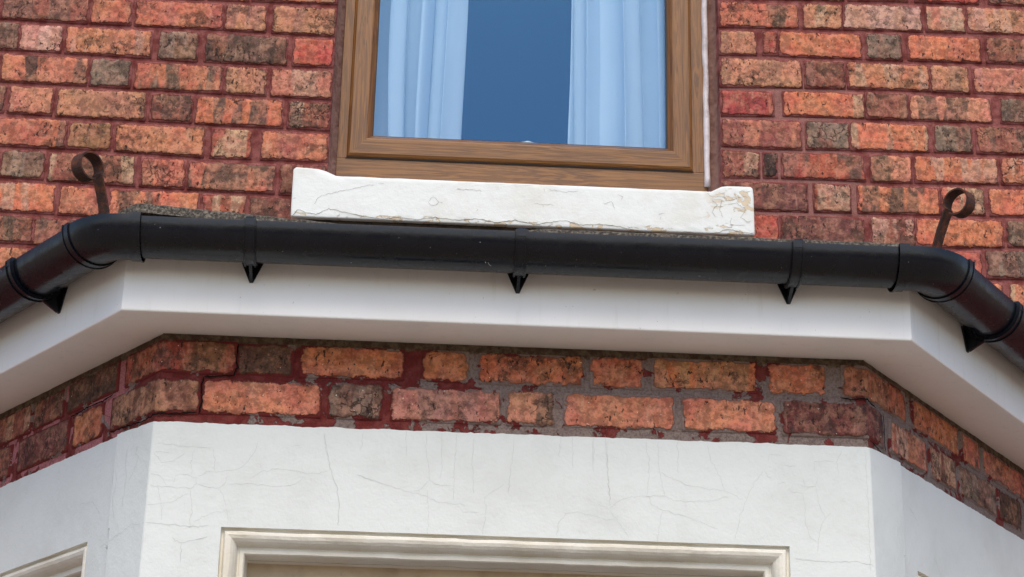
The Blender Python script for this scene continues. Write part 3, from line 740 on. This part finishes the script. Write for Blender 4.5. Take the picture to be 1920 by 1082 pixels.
def cracks(name, lines, mp, width, mat, parent, jit=.4, out=.5):
    V, F = [], []
    for ln in lines:
        pts = []
        for (xa, za), (xb, zb_) in zip(ln, ln[1:]):
            n = max(2, int(math.hypot(xb - xa, zb_ - za) / 5))
            for i in range(n): t = i / n; pts.append((xa + (xb - xa) * t, za + (zb_ - za) * t))
        pts.append(ln[-1]); N = len(pts); b = len(V)
        q = []
        for i, (x, z) in enumerate(pts):
            j = jit * 2.2
            q.append((x + j * nz(x * .12, z * .12, 2), z + j * nz(x * .12, z * .12, 8)))
        for i, (x, z) in enumerate(q):
            xa, za = q[max(0, i - 1)]; xb, zb_ = q[min(N - 1, i + 1)]
            dx, dz = xb - xa, zb_ - za; l = math.hypot(dx, dz) or 1
            w = width * (.55 + .9 * abs(nz(x * .05, z * .05, 5))) * .5
            if i in (0, N - 1): w *= .2
            V.append(mp(x - dz / l * w, out, z + dx / l * w)); V.append(mp(x + dz / l * w, out, z - dx / l * w))
        for i in range(N - 1): F.append((b + 2 * i, b + 2 * i + 1, b + 2 * i + 3, b + 2 * i + 2))
    return mesh_obj(name, V, F, mat, parent, False, None, 'stuff')
cracks('paint_edge', SILL_CRACKS[:1],  lambda x, w, z: mm(x, -60 - w, z), 1.15, M['crack_dark'], sill, 1.4, 1.2)
cracks('paint_cracks', SILL_CRACKS[1:], lambda x, w, z: mm(x, -60 - w, z), .7, M['crack_dark'], sill, 1.8, 1.3)

# ------------------------------------------------------------------ plan of the bay
ILx, IRx, YB = -521.6, 886.05, -820.65
DL, DR = Vector((-.59980, .80015, 0)), Vector((.60415, .79687, 0))
NL, NR = Vector((-.80015, -.59980, 0)), Vector((.79687, -.60415, 0))
PLn, PRn = .9275, .9221
def bay_map(s, w, z):
    """s runs along the brick face of the bay (x on the front, continuing round both corners), w is outwards"""
    tl, tr = w * math.tan(PLn / 2), w * math.tan(PRn / 2)
    if s < ILx:
        p = Vector((ILx, YB, 0)) + DL * (ILx - s) + NL * w
    elif s > IRx:
        p = Vector((IRx, YB, 0)) + DR * (s - IRx) + NR * w
    else: p = Vector((s, YB - w, 0))
    return mm(p.x, p.y, z)
def offs(o, z, far=1190.):
    """the four plan corners of the bay outline at distance o outside the fascia"""
    a = Vector((-586.46, -950.3, 0)); b = Vector((950.47, -950.3, 0))
    A = a + Vector((-o * math.tan(PLn / 2), -o, 0)); B = b + Vector((o * math.tan(PRn / 2), -o, 0))
    def tw(P, D): return P + D * ((0 - P.y) / D.y)
    return [tw(A, DL), A, B, tw(B, DR)]

bay = empty('bay_wall', mm(182, -400, -1600)); tag(bay, 'canted bay front of old orange bricks over cracked white painted render', 'bay')
SLO, SHI = -1500., 1870.
def bay_row(r, zlo, zhi):
    for a, b, c in BAY[r]:
        ja, jb = rnd.uniform(-3, 1), rnd.uniform(-1, 1)
        cut = sorted([a - 4, b + 4])
        make_brick(a, b, lambda s: zhi + ja + 1.5 * nz(s * .01, r), lambda s: zlo + jb + 1.5 * nz(s * .01, r + 5), bay_map, M['brick_bay'], bay, c, 30.)
bay_row(1, 1263.5, 1333.)
bay_row(2, 1179.5, 1256.)
# mortar backing of the bay
def bay_sheet(name, s0, s1, zt, zb, w, mat, parent, step=14., nzv=12, amp=.7, thick=60., smooth=False):
    ss = []; s = s0
    while s < s1: ss.append(s); s += step
    ss.append(s1)
    for c in (ILx, IRx):
        if s0 < c < s1: ss += [c - .01, c + .01]
    ss = sorted(set(ss)); V, F = [], []; W = len(ss)
    wf = w if callable(w) else (lambda s: w)
    for j in range(nzv + 1):
        for s in ss:
            t, b = zt(s), zb(s); z = b + (t - b) * j / nzv
            V.append(bay_map(s, wf(s) + amp * fbm(s * .03, z * .03, 5), z))
    for j in range(nzv):
        for i in range(W - 1): F.append((j * W + i, j * W + i + 1, (j + 1) * W + i + 1, (j + 1) * W + i))
    b0 = len(V)
    for s in ss: V.append(bay_map(s, wf(s) - thick, zt(s)))
    for i in range(W - 1): F.append((nzv * W + i, nzv * W + i + 1, b0 + i + 1, b0 + i))
    b1 = len(V)
    for s in ss: V.append(bay_map(s, wf(s) - thick, zb(s)))
    for i in range(W - 1): F.append((i, b1 + i, b1 + i + 1, i + 1))
    for i in (0, W - 1): F.append((i, nzv * W + i, b0 + i, b1 + i))
    return mesh_obj(name, V, F, mat, parent, smooth)
bay_sheet('mortar', SLO, SHI, lambda s: 1345.6, lambda s: 1120., -3.2, M['mortar_bay'], bay, 10., 18, 1.3)
# rendered part: painted panels with openings for the windows below
WT = lambda s: 1160.5 + 2.2 * fbm(s * .02, 3) + 1.6 * nz(s * .11, 9)
FO = (-376.5, 720.8, -700., 954.)         # front opening
LO = (-1380., -740., -700., 960.)         # left opening
RO = (1088.4, 1730., -700., 954.)
def wr(s):
    if s < ILx: return 3.2 + (9 * (ILx - s) / 128 if s > ILx - 128 else 1.5)
    if s > IRx: return 3.2 + (9 * (s - IRx) / 128 if s < IRx + 128 else 1.5)
    return 3.2
bay_sheet('render_panel', SLO, SHI, WT, lambda s: 967.5, wr, M['render'], bay, 7., 10, 0, 60., False)
for a, b in ((SLO, LO[0]), (LO[1], FO[0]), (FO[1], RO[0]), (RO[1], SHI)):
    bay_sheet('render_panel', a, b, lambda s: 967.5, lambda s: -700., wr, M['render'], bay, 9., 30, 0, 60., False)
for a, b, t_ in ((LO[0], LO[1], LO[3]), (FO[0], FO[1], FO[3]), (RO[0], RO[1], RO[3])):
    bay_sheet('render_panel', a, b, lambda s: 967.5, lambda s, t_=t_: t_, wr, M['render'], bay, 9., 2, 0, 60., False)
bay_sheet('render_panel', SLO, SHI, lambda s: -701., lambda s: -1600., 3.2, M['render'], bay, 40., 4, .35, 60., True)
# moulded surrounds
arc = [(8 + 15 * math.sin(a), 3 + 15 * (1 - math.cos(a))) for a in [i * math.pi / 2 / 9 for i in range(10)]]
prof = [(0, 0), (1, 9), (5, 10), (7, 4), (9, 1.5), (14, 1), (20, 3.5), (25, 8), (29, 14), (31, 20), (32, 26), (36, 27), (37, 24), (44, 25), (46, 28), (47, 34), (48, 100), (48, 130), (0, 130)]
for nm, rc in (('front', FO), ('left', LO), ('right', RO)):
    for sd_ in 'tlr':
        o = member('window_moulding', rc, sd_, prof, M['moulding'], bay, lambda s, w, z: bay_map(s, wr(s) - w, z))
        bm = bmesh.new(); bm.from_mesh(o.data)
        for _ in range(5):
            le = [e for e in bm.edges if e.calc_length() > .03]
            if not le: break
            bmesh.ops.subdivide_edges(bm, edges=le, cuts=1)
        for v in bm.verts: v.co += noise.noise_vector(v.co * 22) * .0014 + noise.noise_vector(v.co * 70) * .0005
        bmesh.ops.recalc_face_normals(bm, faces=bm.faces); bm.to_mesh(o.data); bm.free()
cracks('hairline_cracks', CRACKS, lambda x, w, z: bay_map(x, w, z), .42, M['crack'], bay, 1.6, 3.75)
cracks('corner_cracks', [[(-657, 1157), (-655, 1120), (-661, 1075), (-652, 1030), (-658, 985), (-650, 930), (-655, 870)],
  [(-600, 1130), (-606, 1100), (-598, 1060), (-604, 1000)], [(-566, 1120), (-575, 1104), (-560, 1098), (-570, 1075), (-590, 1050)],
  [(-640, 1090), (-632, 1060), (-640, 1020), (-628, 985)], [(-700, 1010), (-735, 1040), (-790, 1046)], [(-532, 955), (-560, 962), (-600, 950), (-650, 938), (-690, 940)],
  [(-528, 958), (-480, 955), (-430, 952), (-400, 955)], [(-470, 930), (-452, 920), (-420, 928), (-400, 935)], [(-450, 920), (-448, 880)],
  [(1018, 1150), (1020, 1100), (1015, 1040), (1022, 990), (1026, 920), (1024, 860)], [(1060, 1080), (1100, 1060)], [(1180, 1000), (1220, 960)], [(730, 930), (790, 926), (850, 928), (886, 920)]],
  lambda x, w, z: bay_map(x, w + wr(x) - 3.2, z), .6, M['crack'], bay, 1.6, 3.9)
cracks('open_joints', [[(-434, 1257), (-436, 1230), (-433, 1205), (-438, 1180)], [(-371, 1328), (-373, 1300), (-369, 1280), (-374, 1262), (-400, 1259), (-432, 1257)],
  [(-441, 1181), (-500, 1178), (-560, 1172), (-640, 1176), (-700, 1179)], [(-700, 1262), (-740, 1256), (-800, 1258), (-880, 1254)],
  [(832, 1262), (860, 1259), (884, 1262), (905, 1258), (930, 1254)], [(902, 1176), (925, 1170), (950, 1164), (975, 1160)], [(962, 1252), (964, 1220), (961, 1190), (966, 1172)]],
  lambda x, w, z: bay_map(x, w, z), 4.2, M['crack_black'], bay, 1.5, 1.4)
# bay windows behind the surrounds: painted timber head, sash and glass
for i, (rc, lab) in enumerate(((FO, 'cream painted downstairs window in the front of the bay, just its head showing'), (LO, 'cream painted downstairs window in the left side of the bay'), (RO, 'cream painted downstairs window in the right side of the bay'))):
    mp = lambda s, w, z: bay_map(s, -w, z)
    e = empty('downstairs_window', mp((rc[0] + rc[1]) / 2, 100, rc[2])); tag(e, lab, 'window')
    rr = (rc[0] + 47, rc[1] - 47, rc[2], rc[3] - 47)
    pp = [(0, 96), (0, 88), (60, 88), (66, 94), (66, 126), (0, 126)]
    for sd_ in 'tlrb': member('sash_rail', rr, sd_, pp, M['head'], e, mp)
    V = [mp(rr[0] + 60, 108, rr[2] + 60), mp(rr[1] - 60, 108, rr[2] + 60), mp(rr[1] - 60, 108, rr[3] - 60), mp(rr[0] + 60, 108, rr[3] - 60)]
    V += [mp(rr[0] + 60, 112, rr[2] + 60), mp(rr[1] - 60, 112, rr[2] + 60), mp(rr[1] - 60, 112, rr[3] - 60), mp(rr[0] + 60, 112, rr[3] - 60)]
    mesh_obj('pane', V, [(0, 1, 2, 3), (7, 6, 5, 4), (0, 4, 5, 1), (1, 5, 6, 2), (2, 6, 7, 3), (3, 7, 4, 0)], M['glass'], e)
# long crack where the timber head meets the stone soffit
V, F = [], []
for i in range(200):
    x = -326 + i * 5.0; y = -60 + 9 * fbm(x * .012, 1) + 3 * nz(x * .06, 2); w = .5 + .5 * abs(nz(x * .03, 6))
    V += [bay_map(x, y - w, 905.2 - .02), bay_map(x, y + w, 905.2)]
for i in range(199): F.append((2 * i, 2 * i + 1, 2 * i + 3, 2 * i + 2))
mesh_obj('long_crack', V, F, M['crack_black'], bay, False, None, 'stuff')

# ------------------------------------------------------------------ fascia and soffit boards
eaves = empty('roof_fascia', mm(182, -900, 1342)); tag(eaves, 'white plastic fascia and soffit boards running round the bay under the gutter', 'fascia')
ZF, ZS = 1342., 1348.
def ring_part(name, prof2, seg, mat, smooth=False, bev=0, parent=eaves):
    """seg 0 = left side, 1 = front, 2 = right side; prof2 = list of (offset outwards, z)"""
    bm = bmesh.new(); A = []; B = []
    for o_, z in prof2:
        P = offs(o_, z); A.append(bm.verts.new(mm(P[seg].x, P[seg].y, z))); B.append(bm.verts.new(mm(P[seg + 1].x, P[seg + 1].y, z)))
    n = len(prof2)
    for i in range(n): bm.faces.new((A[i], A[(i + 1) % n], B[(i + 1) % n], B[i]))
    bm.faces.new(A[::-1]); bm.faces.new(B)
    return bm_obj(name, bm, mat, parent, smooth)
fasc = [(-20, 1524), (-2, 1524), (0, 1520), (0, ZF + 3.5), (-.6, ZF + 1.4), (-2.2, ZF), (-11, ZF), (-12, ZF + 1.5), (-12.2, ZF + 6), (-20, ZF + 6)]
soff = [(-12.6, ZF + 4), (-126, ZF + 4), (-138, ZF + 4), (-138, ZF + 14), (-12.6, ZF + 14)]
for sg in range(3):
    ring_part('fascia_board', fasc, sg, M['upvc']); ring_part('soffit_board', soff, sg, M['upvc_under'])

# ------------------------------------------------------------------ bay roof
roof = empty('felt_roofing', mm(182, -450, 1560)); tag(roof, 'low felt roof of the bay with a rough granular edge behind the gutter', 'roof')
Pout = offs(-12, 0); Pin = offs(-60, 0)
V, F = [], []
def edge_z(x, on_front=True):
    z = 1556 + 1.5 * fbm(x * .02, 2)
    if x < -277: z += 24 * min(1, (-277 - x) / 361)
    if -277 <= x < 218: z -= 10 * min(1, (x + 277) / 150, (218 - x) / 60 if x > 158 else 1)
    return z
pts = []
for sg in range(3):
    a, b = Pout[sg], Pout[sg + 1]; c, d = Pin[sg], Pin[sg + 1]; n = 60
    for i in range(n + (1 if sg == 2 else 0)):
        t = i / n; pts.append((a.lerp(b, t), c.lerp(d, t)))
for po, pi in pts:
    x = po.x; z = edge_z(x); j = 1.5 * nz(po.x * .06, po.y * .06)
    V += [mm(po.x, po.y, z - 22), mm(po.x, po.y - j, z - 4), mm(po.x + (pi.x - po.x) * .15, po.y + (pi.y - po.y) * .15, z + j), mm(pi.x, pi.y, z + 3 + j), mm(182 + (pi.x - 182) * .92, 1, 1640)]
n = len(pts)
for i in range(n - 1):
    for j in range(4): F.append((5 * i + j, 5 * i + 5 + j, 5 * i + 6 + j, 5 * i + 1 + j))
mesh_obj('felt', V, F, M['felt'], roof, False)

# ------------------------------------------------------------------ gutter
gut = empty('gutter', mm(182, -1010, 1430)); tag(gut, 'black plastic half round gutter with angle joints and brackets around the bay', 'gutter')
GR, GZ, GO = 57.5, 1488., 59.5
def path_frames():
    """centre line of the gutter: list of (point, outward normal, distance) plus where each corner starts"""
    P = offs(GO, 0); fr_ = []; rad = 78.
    def arc_pts(C, d_in, d_out, n_in, n_out, phi):
        t = rad * math.tan(phi / 2); a = C - d_in * t; out_ = []
        ctr = a - n_in * rad
        for i in range(15):
            u = i / 14; ang = phi * u
            n_ = (n_in * math.cos(ang) + d_in * math.sin(ang)); out_.append((ctr + n_ * rad, n_))
        return out_
    dF = Vector((1, 0, 0)); nF = Vector((0, -1, 0))
    # on the left the path runs from the wall towards the street
    L = arc_pts(P[1], -DL, dF, NL, nF, PLn)
    R = arc_pts(P[2], dF, DR, nF, NR, PRn)
    return P, L, R, nF
P4, ARL, ARR, nF = path_frames()
def sweep(name, frames, prof, mat, parent, caps=True):
    V, F = [], []; n = len(prof)
    for (p, nn) in frames:
        for o_, z in prof: V.append(mm(p.x + nn.x * o_, p.y + nn.y * o_, GZ + z))
    for i in range(len(frames) - 1):
        for j in range(n): F.append((i * n + j, i * n + (j + 1) % n, (i + 1) * n + (j + 1) % n, (i + 1) * n + j))
    if caps: F += [tuple(range(n)), tuple((len(frames) - 1) * n + j for j in range(n))[::-1]]
    o = mesh_obj(name, V, F, mat, parent, True)
    bm = bmesh.new(); bm.from_mesh(o.data); bmesh.ops.recalc_face_normals(bm, faces=bm.faces)
    bm.to_mesh(o.data); bm.free()
    md = o.modifiers.new('edges', 'EDGE_SPLIT'); md.split_angle = math.radians(40)
    return o
def half(r, th, lip=3., a0=180., a1=360., n=28):
    """closed half-round profile, open side up, with a small bead on both lips"""
    o_ = [(r * math.cos(math.radians(a0 + (a1 - a0) * i / n)), r * math.sin(math.radians(a0 + (a1 - a0) * i / n))) for i in range(n + 1)]
    ri = r - th
    i_ = [(ri * math.cos(math.radians(a1 - (a1 - a0) * i / n)), ri * math.sin(math.radians(a1 - (a1 - a0) * i / n))) for i in range(n + 1)]
    if lip: return [(o_[0][0], lip)] + o_ + [(o_[-1][0], lip), (o_[-1][0] - th - 1.5, lip)] + i_ + [(i_[-1][0] + 0, lip)]
    return o_ + i_
def on_front(x): return (Vector((x, P4[1].y, 0)), nF)
def on_side(sd_, dist):
    C_, D_, N_ = (P4[1], DL, NL) if sd_ < 0 else (P4[2], DR, NR)
    return (C_ + D_ * dist, N_)
g0, g1 = half(GR, 2.5, 2.5), half(GR + 3.4, 3.2, 4.2)
def subdiv(a, b, n): return [(a[0].lerp(b[0], i / n), a[1]) for i in range(n + 1)]
sweep('gutter_channel', subdiv(on_front(P4[1].x + 44), on_front(P4[2].x - 44), 12), g0, M['black'], gut)
LS = (P4[0] - P4[1]).length; RS = (P4[3] - P4[2]).length
sweep('gutter_channel', subdiv(on_side(-1, LS - 5), on_side(-1, 44), 12)[::1], g0, M['black'], gut)
sweep('gutter_channel', subdiv(on_side(1, 44), on_side(1, RS - 5), 12), g0, M['black'], gut)
XCL, XCR = -548., 905.
angL = sweep('gutter_angle', [on_side(-1, 62)] + ARL + [on_front(XCL)], g1, M['black'], gut)
angR = sweep('gutter_angle', [on_front(XCR)] + ARR + [on_side(1, 62)], g1, M['black'], gut)
gc = half(GR + 6.2, 6, 7.0)
gc2 = half(GR + 7.8, 7.6, 7.0)
for ang_, fr_a, fr_b in ((angL, on_front(XCL - 20), on_front(XCL)), (angR, on_front(XCR), on_front(XCR + 20)), (angL, on_side(-1, 48), on_side(-1, 68)), (angR, on_side(1, 48), on_side(1, 68))):
    sweep('socket_collar', [fr_a, fr_b], gc, M['black'], ang_)
for ang_, fr_a, fr_b in ((angL, on_front(XCL - 3.5), on_front(XCL)), (angR, on_front(XCR), on_front(XCR + 3.5)), (angL, on_side(-1, 65), on_side(-1, 68.5)), (angR, on_side(1, 65), on_side(1, 68.5))):
    sweep('collar_rim', [fr_a, fr_b], gc2, M['black'], ang_)
# brackets
def bracket(p, nn, dd):
    """p centre-line point, nn outward, dd along"""
    def at(al, out_, z): q = p + dd * al + nn * out_; return mm(q.x, q.y, GZ + z)
    strap_p = half(GR + 6.0, 5.2, 4.0, 180, 362)
    st = sweep('bracket_strap', [(p - dd * 12, nn), (p + dd * 12, nn)], strap_p, M['black'], gut)
    for al in (-11, 7.5):
        sweep('strap_rib', [(p + dd * al, nn), (p + dd * (al + 2.5), nn)], half(GR + 8.6, 2.8, 3, 190, 360), M['black'], st)
    # clip over the front lip
    V = []; 
    cl = [(GR + 6.5, -10), (GR + 7.5, 4), (GR + 4, 8), (GR - 4, 8.5), (GR - 6, 4), (GR - 4, 3), (GR + 1.5, 5), (GR + 3, 2), (GR + 3, -10)]
    for al in (-8, 8):
        V += [at(al, o_, z) for o_, z in cl]
    n = len(cl); F = [tuple(range(n)), tuple(range(2 * n - 1, n - 1, -1))] + [(i, (i + 1) % n, n + (i + 1) % n, n + i) for i in range(n)]
    mesh_obj('lip_clip', V, F, M['black'], st)
    # back plate and gusset against the fascia
    zt = -20; tip = 1408 - GZ
    bkp = -GO + .6
    V = [at(-25, bkp, zt - 10), at(25, bkp, zt - 10), at(3.5, bkp, tip), at(-3.5, bkp, tip)]
    V += [at(-25, bkp + 3, zt - 10), at(25, bkp + 3, zt - 10), at(3.5, bkp + 3, tip), at(-3.5, bkp + 3, tip)]
    Q = [(3, 2, 1, 0), (4, 5, 6, 7), (0, 1, 5, 4), (1, 2, 6, 5), (2, 3, 7, 6), (3, 0, 4, 7)]
    mesh_obj('back_plate', V, Q, M['black'], st)
    rb = [(bkp + 3, tip + 1), (bkp + 7, tip + 1)]
    rb += [(-14, -GR - 3.5), (-30, -GR + 5), (bkp + 10, -34), (bkp + 3, -30)]
    V = []
    for al in (-3.0, 3.0): V += [at(al, o_, z) for o_, z in rb]
    n = len(rb); F = [tuple(range(n)), tuple(range(2 * n - 1, n - 1, -1))] + [(i, (i + 1) % n, n + (i + 1) % n, n + i) for i in range(n)]
    mesh_obj('gusset', V, F, M['black'], st)
for x in (-342., 176., 709.): bracket(Vector((x, P4[1].y, 0)), nF, Vector((1, 0, 0)))
bracket(on_side(-1, 263 + 30)[0], NL, -DL)
bracket(on_side(1, 292 + 30)[0], NR, DR)
bracket(on_side(-1, 820)[0], NL, -DL)
bracket(on_side(1, 840)[0], NR, DR)

M['scuff'] = simple('pale_scuff', lin((200, 200, 196)), .8)
def on_gutter(x, w, ang):
    a = math.radians(ang); R_ = GR + w; return mm(x, P4[1].y - R_ * math.cos(a), GZ - R_ * math.sin(a))
cracks('scuff_marks', [[(108, 62), (110, 66)], [(113, 63), (118, 71), (121, 73)], [(96, 22), (98, 23)], [(176, 30), (180, 38), (177, 44), (181, 48)], [(-150, 80), (-146, 81)], [(520, 78), (526, 79)]], on_gutter, 1.6, M['scuff'], gut, .3, .6)

# ------------------------------------------------------------------ iron scrolls of the old gutter
def scroll(loc, hdir, lean, label, k=1.):
    h = Vector(hdir).normalized(); wv = Vector((-h.y, h.x, 0)); up = Vector((0, 0, 1))
    R_ = 29.; pts = []
    for i in range(9): u = i / 8; pts.append((lean * (u ** 1.4), -30 + 108 * u))
    ce = (pts[-1][0] + R_ - 1, pts[-1][1] + 6)
    a = 180.
    N = 34
    for i in range(N + 1):
        u = i / N; ang = math.radians(180 - (286 + 14 * k) * u); r_ = R_ * (1.04 - (.06 + .05 * k) * u + .04 * math.sin(5 * u + k))
        pts.append((ce[0] + r_ * math.cos(ang), ce[1] + r_ * math.sin(ang)))
    V, F = [], []
    th = 3.6; tw_ = .10 * k - .16
    for i, (a_, b_) in enumerate(pts):
        p0, p1 = pts[max(0, i - 1)], pts[min(len(pts) - 1, i + 1)]
        dx, dz = p1[0] - p0[0], p1[1] - p0[1]; l = math.hypot(dx, dz) or 1; nx, nz_ = -dz / l, dx / l
        wd = 14.0 + .8 * nz(i * .3, k)
        for sx, sn in ((-1, -1), (1, -1), (1, 1), (-1, 1)):
            wv2 = (wv + h * tw_ * (i / len(pts))).normalized()
            q = loc + h * (a_ + nx * th * .5 * sn) + up * (b_ + nz_ * th * .5 * sn) + wv2 * wd * sx + Vector((nz(i * .7, k), nz(i * .7, k + 3), 0)) * .4
            V.append(mm(q.x, q.y, q.z))
    n = len(pts)
    for i in range(n - 1):
        for j in range(4): F.append((4 * i + j, 4 * i + (j + 1) % 4, 4 * i + 4 + (j + 1) % 4, 4 * i + 4 + j))
    F += [(0, 1, 2, 3), (4 * n - 1, 4 * n - 2, 4 * n - 3, 4 * n - 4)]
    o = mesh_obj('iron_scroll', V, F, M['iron'])
    bm = bmesh.new(); bm.from_mesh(o.data); bmesh.ops.recalc_face_normals(bm, faces=bm.faces); bm.to_mesh(o.data); bm.free()
    return tag(o, label, 'iron hook', 'rusty iron scrolls standing behind the gutter')
scroll(Vector((-655, -830, 1590)), (-.66, -.75, 0), 34, 'rusty curled iron strap standing behind the left corner of the gutter', 1)
scroll(Vector((1039, -830, 1588)), (.66, -.75, 0), 42, 'rusty curled iron strap standing behind the right corner of the gutter', 2)
